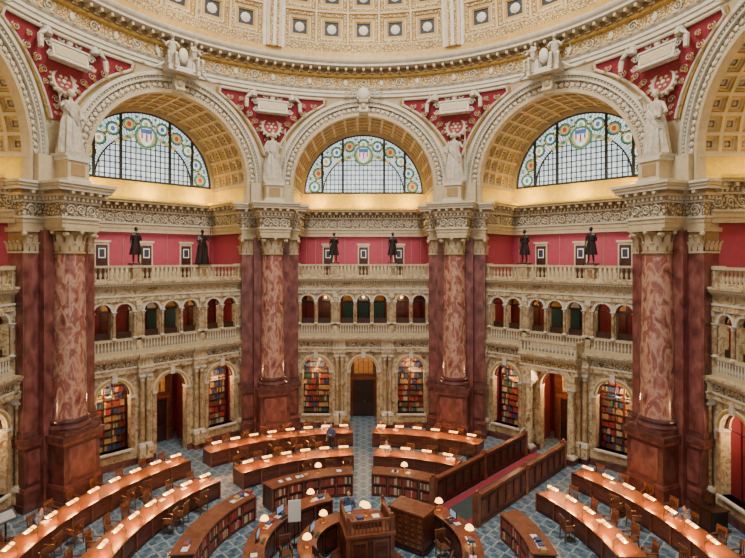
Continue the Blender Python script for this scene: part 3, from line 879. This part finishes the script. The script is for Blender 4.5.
def robed(mat,variant=0):
    b=MB()
    robe(b,[(0,.33,.12),(.05,.34,.13),(.4,.29,.13),(.75,.26,.10),(.95,.235,.07),(1.06,.19,.05),(1.12,.185,.04),(1.25,.205,.03),(1.38,.20,.03),(1.45,.12,.01),(1.48,.055,0),(1.56,.05,0)],mat)
    pts=[(.2,.05,1.42),(.12,.17,1.25),(-.05,.2,1.02),(-.2,.13,.85),(-.27,.02,.8)]
    for o in range(4):
        b.tube([(x,y,z-o*.055) for x,y,z in pts],.035,mat,6)
    head(b,(0,.02,1.66),mat,mat)
    b.ell((0,-.08,1.68),(.06,.06,.06),mat,8,6)
    if variant==0:
        b.tube([(.18,0,1.38),(.3,.05,1.18),(.28,.22,1.02)],.06,mat,8,.6)
        b.box(.18,.34,.2,.26,.98,1.22,mat)
        b.tube([(-.18,0,1.38),(-.33,.03,1.2),(-.42,.12,1.4)],.06,mat,8,.6)
        b.tube([(-.42,.13,0.02),(-.42,.13,1.9)],.018,mat,6)
        hands=[((.26,.25,1.02),(0,1,0)),((-.42,.13,1.42),(1,.2,0))]
    else:
        b.tube([(.18,0,1.38),(.34,.02,1.25),(.38,.1,1.5)],.06,mat,8,.6)
        b.tube([(-.18,0,1.38),(-.3,.02,1.12),(-.2,.2,.98)],.06,mat,8,.6)
        b.ell((.39,.12,1.62),(.07,.07,.07),mat,10,8)
        b.box(-.3,-.1,.18,.24,.95,1.2,mat)
        hands=[((.38,.11,1.53),(0,0,1)),((-.18,.24,1.0),(0,1,0))]
    for p,d in hands:
        p=Vector(p); d=Vector(d).normalized(); side=d.cross(Vector((.3,.2,1))).normalized()
        b.ell(p,(.035,.03,.045),mat,8,6)
        for q,L in zip((-1.5,-.5,.5,1.5),(.05,.065,.06,.045)):
            s0=p+side*q*.017; b.tube([s0,s0+d*L*.6,s0+d*L+Vector((0,0,-.01))],.01,mat,5)
        b.tube([p+side*.03,p+side*.055+d*.02],.011,mat,5)
    b.box(-.38,.38,-.3,.3,-.08,0.0,mat)
    return b
me_st=[robed('stone',0).mesh('marble_statue'),robed('stone',1).mesh('marble_statue')]
for k,p in enumerate(PIERS):
    place(me_st[k%2],'marble_statue',rotp(0,15.2,16.28+.14,p),p+180,1.78)
bz=person('standing','bronze','bronze','bronze','bronze','bronze'); bz.box(-.3,.3,-.25,.25,-.05,.0,'bronze')
bz2=robed('bronze',0)
me_bz=[bz.mesh('bronze_statue'),bz2.mesh('bronze_statue')]
for bi,(nm,rz) in enumerate(BAYS.items()):
    for k,x in enumerate((-2.0,2.0)):
        place(me_bz[0] if nm!='northwest' or k==0 else me_bz[1],'bronze_statue',rotp(x,Y0+0.12,11.14+.06,rz),rz+180,1.15)
b0=person('seated','stone','stone','stone','stone')
bb=MB()
for s in (-1,1):
    bb.M=Matrix.Translation((s*0.62,0,0)) @ Matrix.Rotation(radians(-s*22),4,'Z') @ Matrix.Scale(1.5,4)
    bb.add(b0.v,b0.f,'stone')
    robe(bb,[(0.02,.26,.12),(.3,.24,.12),(.55,.2,.08),(.62,.1,0)],'stone',1.0,7,30)
    bb.tube([(s*.2,-.1,1.0),(s*.5,-.15,1.25),(s*.6,-.15,.8),(s*.45,-.1,.45)],.07,'stone',6,.5)
bb.M=None
bb.box(-1.0,1.0,-0.4,0.35,-0.1,0.2,'white')
bb.ell((0,0.15,0.95),(0.3,0.15,0.45),'white',12,8)
for s in (-1,1):
    bb.tube([(s*1.1+s*0.22*k,0.05,0.3-0.28*sin(pi*k/6)-0.05*k) for k in range(7)],.09,'stone',6,.6)
me_key=bb.mesh('keystone_figures')
for nm,rz in BAYS.items():
    if nm=='north': continue
    place(me_key,'keystone_figure_group',rotp(0,A-0.7,22.05,rz),rz+180,0.95)
b=MB()
b.ell((0,0,0.1),(0.4,0.2,0.45),'white',14,10)
for s in (-1,1):
    b.spiral(s*0.6,0,0.1,0.28,'stone',s,th=0.25); b.spiral(s*1.1,0,0.05,0.2,'stone',s,th=0.25)
place(b.mesh('keystone_cartouche'),'keystone_cartouche',(0,A-0.5,22.15))

# ------------------------------------------------------------------ reading desks
def chair():
    b=MB()
    c='chairwood'
    b.box(-.23,.23,-.22,.22,.42,.46,c)
    for x in (-.2,.2):
        b.tube([(x,.19,0),(x,.18,.66)],.024,c,6); b.tube([(x,-.24,0),(x,-.19,.44),(x,-.25,.98)],.026,c,6)
        b.box(x-.03,x+.03,-.22,.2,.64,.67,c); b.tube([(x,-.22,.15),(x,.19,.15)],.014,c,5)
    b.box(-.22,.22,-.285,-.235,.86,1.0,c)
    for i in range(5): b.box(-.17+i*.085-.015,-.17+i*.085+.015,-.25,-.22,.46,.87,c)
    b.tube([(-.2,0,.15),(.2,0,.15)],.014,c,5)
    return b.mesh('wooden_chair')
me_chair=chair()
me_read=[person('seated','shirt','pants').mesh('seated_reader'),person('seated','shirt2','pants').mesh('seated_reader')]
def desk_row(r,a0,a1,readers=(),inner=0.5):
    b=MB()
    n=max(12,int((a1-a0)/2))
    b.sector(r-.5,r+.6,.74,.79,a0,a1,'desktop',n)
    b.sector(r-.5,r-.44,.05,.82,a0,a1,'wood',n)
    b.sector(r-.54,r-.42,.80,.83,a0,a1,'woodtop',n)
    b.sector(r-.53,r-.44,0,.12,a0,a1,'wooddark',n)
    b.sector(r+.42,r+.46,.62,.74,a0,a1,'wood',n)
    L=radians(a1-a0)*r; m=max(3,round(L/1.1))
    for i in range(m+1):
        a=a0+(a1-a0)*i/m
        da=math.degrees(.03/r)
        if 0<i<m: b.sector(r-.44,r+.4,.0,.74,a-da,a+da,'wood',1)
        elif i==0: b.sector(r-.46,r+.5,0,.76,a,a+2*da,'wood',1)
        else: b.sector(r-.46,r+.5,0,.76,a-2*da,a,'wood',1)
        b.sector(r-.56,r-.5,.0,.81,a-da,a+da,'woodtop',1)
    for i in range(m):
        a=a0+(a1-a0)*(i+.5)/m
        b.M=Matrix.Rotation(radians(a-90),4,'Z')
        y=r-.05
        b.tube([(0,r-.40,.79),(0,r-.36,1.14),(0,y,1.22)],.018,'brass',6)
        secs=[]
        for k in range(7):
            t=pi*k/6
            secs.append([(-.25,y+.09*cos(t),1.12+.07*sin(t)),(.25,y+.09*cos(t),1.12+.07*sin(t))])
        b.loft(secs,'shade',caps=False,loop=False)
        b.box(-.22,.22,y-.025,y+.025,1.11,1.13,'lampglow')
        if random.random()<.3:
            x=random.uniform(-.3,.3); b.box(x-.13,x+.13,r+.15,r+.35,.79,.8,'paper')
        if random.random()<.15:
            x=random.uniform(-.3,.3); b.box(x-.12,x+.12,r+.1,r+.3,.79,.88,random.choice(['book0','book4','book5']))
        b.M=None
        rr=r+(.7 if i in readers else random.uniform(.85,1.15)); aa=radians(a+random.uniform(-.6,.6))
        place(me_chair,'wooden_chair',(rr*cos(aa),rr*sin(aa),0),a+90+(0 if i in readers else random.uniform(-16,16)))
        if i in readers: place(me_read[i%2],'seated_reader',(rr*cos(aa),rr*sin(aa),-.04),a+90)
        if random.random()<inner:
            rr=r-random.uniform(.85,1.05); aa=radians(a+random.uniform(-1,1))
            place(me_chair,'wooden_chair',(rr*cos(aa),rr*sin(aa),0),a-90+random.uniform(-20,20))
    place(b.mesh('reading_desk'),'reading_desk')
desk_row(13.0,93,132,(1,))
desk_row(12.9,58,87.5,(5,))
desk_row(9.45,93.5,132)
desk_row(9.4,58,86.5,(3,))
desk_row(12.8,138,184,(6,))
desk_row(9.5,140,184)
desk_row(12.9,-2,33,(2,))
desk_row(9.6,-2,30)

def counter(r0,r1,h,a0,a1,name,n=16,doors=True):
    b=MB()
    b.sector(r0+.03,r1-.03,.1,h-.05,a0,a1,'wooddark',n)
    b.sector(r0,r1,0,.1,a0,a1,'wood',n); b.sector(r0-.05,r1+.05,h-.05,h,a0-.3,a1+.3,'woodtop',n)
    b.sector(r0-.0,r1+.0,h-.13,h-.05,a0,a1,'wood',n)
    L=radians(a1-a0)*r0; m=max(3,round(L/.8))
    for side in (0,1):
        rr=r0 if side==0 else r1
        for i in range(m+1):
            a=a0+(a1-a0)*i/m; da=math.degrees(.035/rr)
            b.sector(rr-.02 if side==0 else rr-.04,rr+.04 if side==0 else rr+.02,0.1,h-.1,a-da,a+da,'woodtop',1)
        if doors:
            b.sector(rr-.015 if side==0 else rr-.03,rr+.03 if side==0 else rr+.015,h*.52,h*.56,a0,a1,'wood',n)
            for i in range(m):
                for rowi in range(2):
                    c=math.degrees(.1/rr); x=a0+(a1-a0)*i/m+c; xe=a0+(a1-a0)*(i+1)/m-c
                    while x<xe:
                        w=math.degrees(random.uniform(.04,.08)/rr)
                        z=.14 if rowi==0 else h*.57
                        b.sector(rr-.005 if side==0 else rr-.03,rr+.03 if side==0 else rr+.005,z,z+h*random.uniform(.24,.3),x,x+w*.9,random.choice(['book0','book0','book6','book1','book5']),1)
                        x+=w
        else:
            for i in range(m):
                c=math.degrees(.12/rr)
                b.sector(rr-.012 if side==0 else rr-.03,rr+.03 if side==0 else rr+.012,.22,h-.25,a0+(a1-a0)*i/m+c,a0+(a1-a0)*(i+1)/m-c,'wood',2)
    for i in range(int(L/.7)):
        a=random.uniform(a0+1,a1-1); b.M=Matrix.Rotation(radians(a-90),4,'Z')
        rm=(r0+r1)/2; s=random.uniform(.08,.13)
        b.box(-s,s,rm-.13,rm+.1,h,h+.02,'paper')
        if random.random()<.5: b.box(s+.05,s+.25,rm-.1,rm+.1,h,h+random.uniform(.05,.14),random.choice(['book0','book4','book2']))
        b.M=None
    return place(b.mesh(name),name)
counter(6.0,6.8,1.1,95,133,'catalogue_counter')
counter(6.0,6.8,1.1,57,86,'catalogue_counter')
counter(6.0,6.8,1.1,142,186,'catalogue_counter')
counter(6.0,6.8,1.1,-6,21,'catalogue_counter')
counter(3.6,4.25,1.1,112,212,'circular_counter',28,False)
counter(3.6,4.25,1.1,-40,42,'circular_counter',28,False)
counter(1.75,2.35,1.15,75,300,'issue_desk',40,False)
# raised central desk: stepped base, panelled body, railed top
b=MB()
b.lathe(0,0,[(1.55,0),(1.55,.17),(1.35,.17),(1.35,.34),(.01,.34)],'wood',8,caps=False)
b.box(-.8,.8,-.7,.7,.3,1.6,'wood')
for s in (-1,1):
    for t in (-1,1):
        b.box(s*.8-.07,s*.8+.07,t*.7-.07,t*.7+.07,.3,2.25,'woodtop'); b.ell((s*.8,t*.7,2.3),(.07,.07,.07),'woodtop',8,6)
    b.box(s*.4-.3,s*.4+.3,-.73,-.7,.5,1.45,'woodtop'); b.box(s*.4-.22,s*.4+.22,-.745,-.7,.6,1.35,'wood')
    b.box(min(s*.8,s*.83),max(s*.8,s*.83),-.5,.5,.5,1.45,'woodtop'); b.box(min(s*.8,s*.845),max(s*.8,s*.845),-.42,.42,.6,1.35,'wood')
b.box(-.92,.92,-.82,.82,1.6,1.7,'woodtop')
b.box(-.85,.85,-.74,-.66,2.1,2.18,'woodtop'); b.box(-.85,-.76,-.7,.7,2.1,2.18,'woodtop'); b.box(.76,.85,-.7,.7,2.1,2.18,'woodtop')
for i in range(11):
    x=-.7+i*.14; b.box(x-.02,x+.02,-.72,-.68,1.7,2.1,'woodtop')
for i in range(9):
    y=-.58+i*.14
    for s in (-1,1): b.box(s*.8-.02,s*.8+.02,y-.02,y+.02,1.7,2.1,'woodtop')
b.box(-.5,.5,-.35,.1,1.7,1.95,'wood'); b.box(-.55,.55,-.4,.15,1.95,2.0,'woodtop')
b.box(.2,.45,-.3,-.05,2.0,2.03,'paper'); b.box(-.4,-.15,-.3,-.1,2.0,2.08,'book4')
place(b.mesh('central_desk'),'central_desk',(0.1,0.25,0),12)
def monitor():
    b=MB()
    b.box(-.22,.22,-.02,.02,.14,.42,'black'); b.box(-.2,.2,.02,.024,.16,.40,'screenb'); b.box(-.03,.03,-.03,.01,0,.16,'black'); b.box(-.11,.11,-.08,.08,0,.015,'black')
    b.box(-.2,.2,.15,.28,0,.02,'black')
    return b.mesh('computer_monitor')
me_mon=monitor()
for r,a,h,rot in ((2.0,110,1.15,180),(2.0,165,1.15,180),(2.0,215,1.15,180),(3.9,24,1.1,180),(3.9,-12,1.1,180),(3.9,150,1.1,180),(3.9,178,1.1,180)):
    aa=radians(a); place(me_mon,'computer_monitor',(r*cos(aa),r*sin(aa),h),a-90+rot)
b=MB()
b.lathe(0,0,[(.10,0),(.10,.02),(.02,.04),(.015,.38)],'brass',12,caps=False)
b.lathe(0,0,[(.17,.34),(.13,.44),(.05,.5),(.001,.5)],'shade',14,caps=False)
b.ell((0,0,.37),(.045,.045,.045),'bulb',8,6)
me_dl=b.mesh('desk_lamp')
for r,a,h in ((2.05,90,1.15),(2.05,140,1.15),(2.05,190,1.15),(3.95,125,1.1),(3.95,165,1.1),(3.95,38,1.1),(3.95,5,1.1),(6.4,110,1.1),(6.4,72,1.1)):
    aa=radians(a); place(me_dl,'desk_lamp',(r*cos(aa),r*sin(aa),h))
place(me_dl,'desk_lamp',(.1,.2,2.0))
b=MB()
b.box(-.75,.75,-.45,.45,0,1.5,'wood'); b.box(-.82,.82,-.52,.52,1.5,1.58,'woodtop'); b.box(-.8,.8,-.5,.5,0,.15,'wooddark')
for i in range(5):
    for j in range(6):
        x=-.7+i*.29; z=.22+j*.205
        b.box(x,x+.25,-.48,-.45,z,z+.17,'woodtop'); b.box(x+.1,x+.15,-.5,-.48,z+.06,z+.1,'brass')
place(b.mesh('card_catalogue_cabinet'),'card_catalogue_cabinet',(1.95,1.8,0),-35)
place(me_chair,'wooden_chair',(2.9,-.4,0),70); place(me_chair,'wooden_chair',(-2.9,0.5,0),200); place(me_chair,'wooden_chair',(-2.8,-.7,0),100)
place(me_chair,'wooden_chair',(3.05,.9,0),200)
me_stand=person('standing','shirt','pants').mesh('standing_librarian')
place(me_stand,'standing_librarian',(-.6,2.75,0),160)
place(person('standing','shirt','pants').mesh('standing_visitor'),'standing_visitor',(-1.9,11.4,0),160)

# wooden aisle partitions on the north-east axis
b=MB()
for s in (-1,1):
    b.box(s*1.15-.07,s*1.15+.07,5.7,14.4,0,1.25,'wood')
    b.box(s*1.15-.12,s*1.15+.12,5.65,14.45,1.25,1.33,'woodtop')
    b.box(s*1.15-.1,s*1.15+.1,5.7,14.4,0,.15,'wooddark')
    for i in range(12):
        y=5.75+i*.72
        for t in (-1,1):
            x=s*1.15+t*.07
            b.box(min(x,x+t*.03),max(x,x+t*.03),y+.08,y+.62,.25,1.12,'wooddark')
            b.box(min(x,x+t*.04),max(x,x+t*.04),y+.16,y+.54,.34,1.03,'wood')
    for y in (5.7,10,14.4):
        b.box(s*1.15-.13,s*1.15+.13,y-.13,y+.13,0,1.42,'woodtop'); b.ell((s*1.15,y,1.48),(.1,.1,.1),'woodtop',8,6)
place(b.mesh('aisle_partition'),'aisle_partition',rz=-45)
b=MB(); b.box(-1.0,1.0,5.7,15.3,0.004,.02,'redfield'); b.box(-.6,.6,5.8,15.2,0.02,.024,'carpet')
place(b.mesh('aisle_carpet'),'aisle_carpet',rz=-45)

b=MB()
for s in (-1,1):
    column(b,s*1.25,A-.1,0.3,4.2,0.2,'siena'); b.box(s*1.25-.3,s*1.25+.3,A-.4,Y0-.4,0,.3,'plinth')
entab(b,-1.7,1.7,A-.3,Y0,4.2+.75,1.0,'orng',.3)
for s in (-1,1): b.box(s*1.25-.28,s*1.25+.28,A-.35,Y0,4.2,4.95,'siena')
b.box(-1.7,1.7,A-.45,A-.25,5.95,6.1,'cream'); b.box(-1.7,1.7,A-.45,A-.3,6.65,6.8,'cream')
for i in range(16):
    x=-1.6+i*3.2/15
    b.lathe(x,A-.37,[(.04,6.1),(.065,6.25),(.03,6.45),(.05,6.65)],'white',8,caps=False)
for s in (-1,1): b.box(s*1.62-.08,s*1.62+.08,A-.4,Y0,6.1,6.8,'siena')
place(b.mesh('entrance_portal'),'entrance_portal',rz=-45)
light('POINT','portal_light',rotp(0,A+1.3,4.4,-45),220,(1,.62,.25),.2)

b=MB()
b.box(-.25,.25,-.02,.02,1.0,1.85,'paper'); b.box(-.02,.02,-.02,.02,0,1.0,'black'); b.box(-.22,.22,-.18,.18,0,.03,'black')
place(b.mesh('notice_stand'),'notice_stand',(-2.75,1.7,0),10)
b=MB()
b.box(-.6,.6,-.35,.35,.06,.95,'black'); b.box(-.66,.66,-.4,.4,.95,1.0,'wooddark'); b.box(-.3,.3,-.05,.05,1.1,1.55,'black'); b.box(-.27,.27,-.07,-.05,1.13,1.52,'wooddark'); b.box(-.08,.08,-.08,.08,1.0,1.12,'black')
for s in (-1,1): b.box(s*.3-.22,s*.3+.22,-.37,-.35,.15,.85,'wooddark'); b.ell((s*.5,0,.04),(.05,.05,.04),'black',8,6)
place(b.mesh('copier_cabinet'),'copier_cabinet',(14.7,3.1,0),-80)
b=MB()
b.tube([(0,0,0.02),(0,0,1.05)],.04,'black',8); b.box(-.25,.25,-.2,.2,0,.03,'black')
b.M=Matrix.Translation((0,0,1.1)) @ Matrix.Rotation(radians(35),4,'X'); b.box(-.38,.38,-.28,.28,-.02,.02,'black'); b.box(-.3,.3,-.2,.2,.02,.03,'shirt2'); b.M=None
place(b.mesh('lectern_display'),'lectern_display',(-14.4,1.9,0),60)
b=MB(); b.box(-.3,.3,-.05,.05,0,.22,'black'); b.box(-.27,.27,-.06,-.05,.03,.19,'exit'); b.box(-.02,.02,-.02,.02,.2,.45,'black')
place(b.mesh('exit_sign'),'exit_sign',rotp(-3.6,YB-.2,12.4,-90),-90)

# ------------------------------------------------------------------ light
light('AREA','lantern_light',(0,0,38.3),7000,(1.0,0.96,0.88),5)
for k in range(8):
    light('POINT','dome_cornice_light',rotp(0,13.0,25.8,k*45),105,(1.0,0.80,0.50),0.5)
light('AREA','rotunda_fill',(0,-4,33),3600,(1.0,0.96,0.9),6,rot=(radians(25),0,0))  # added fill lamp hung inside the closed dome, no opening behind it
w=bpy.data.worlds.new('World'); bpy.context.scene.world=w; w.use_nodes=True
bg=w.node_tree.nodes['Background']; bg.inputs[0].default_value=(1.0,0.94,0.86,1); bg.inputs[1].default_value=0.80

cam=bpy.data.cameras.new('camera'); co=bpy.data.objects.new('camera',cam); COL.objects.link(co)
co.location=(0,-18.5,11.5); co.rotation_euler=(radians(90),0,0)
cam.lens=36*507/745; cam.sensor_width=36; cam.shift_x=9/745; cam.shift_y=-21/745; cam.clip_end=200
bpy.context.scene.camera=co
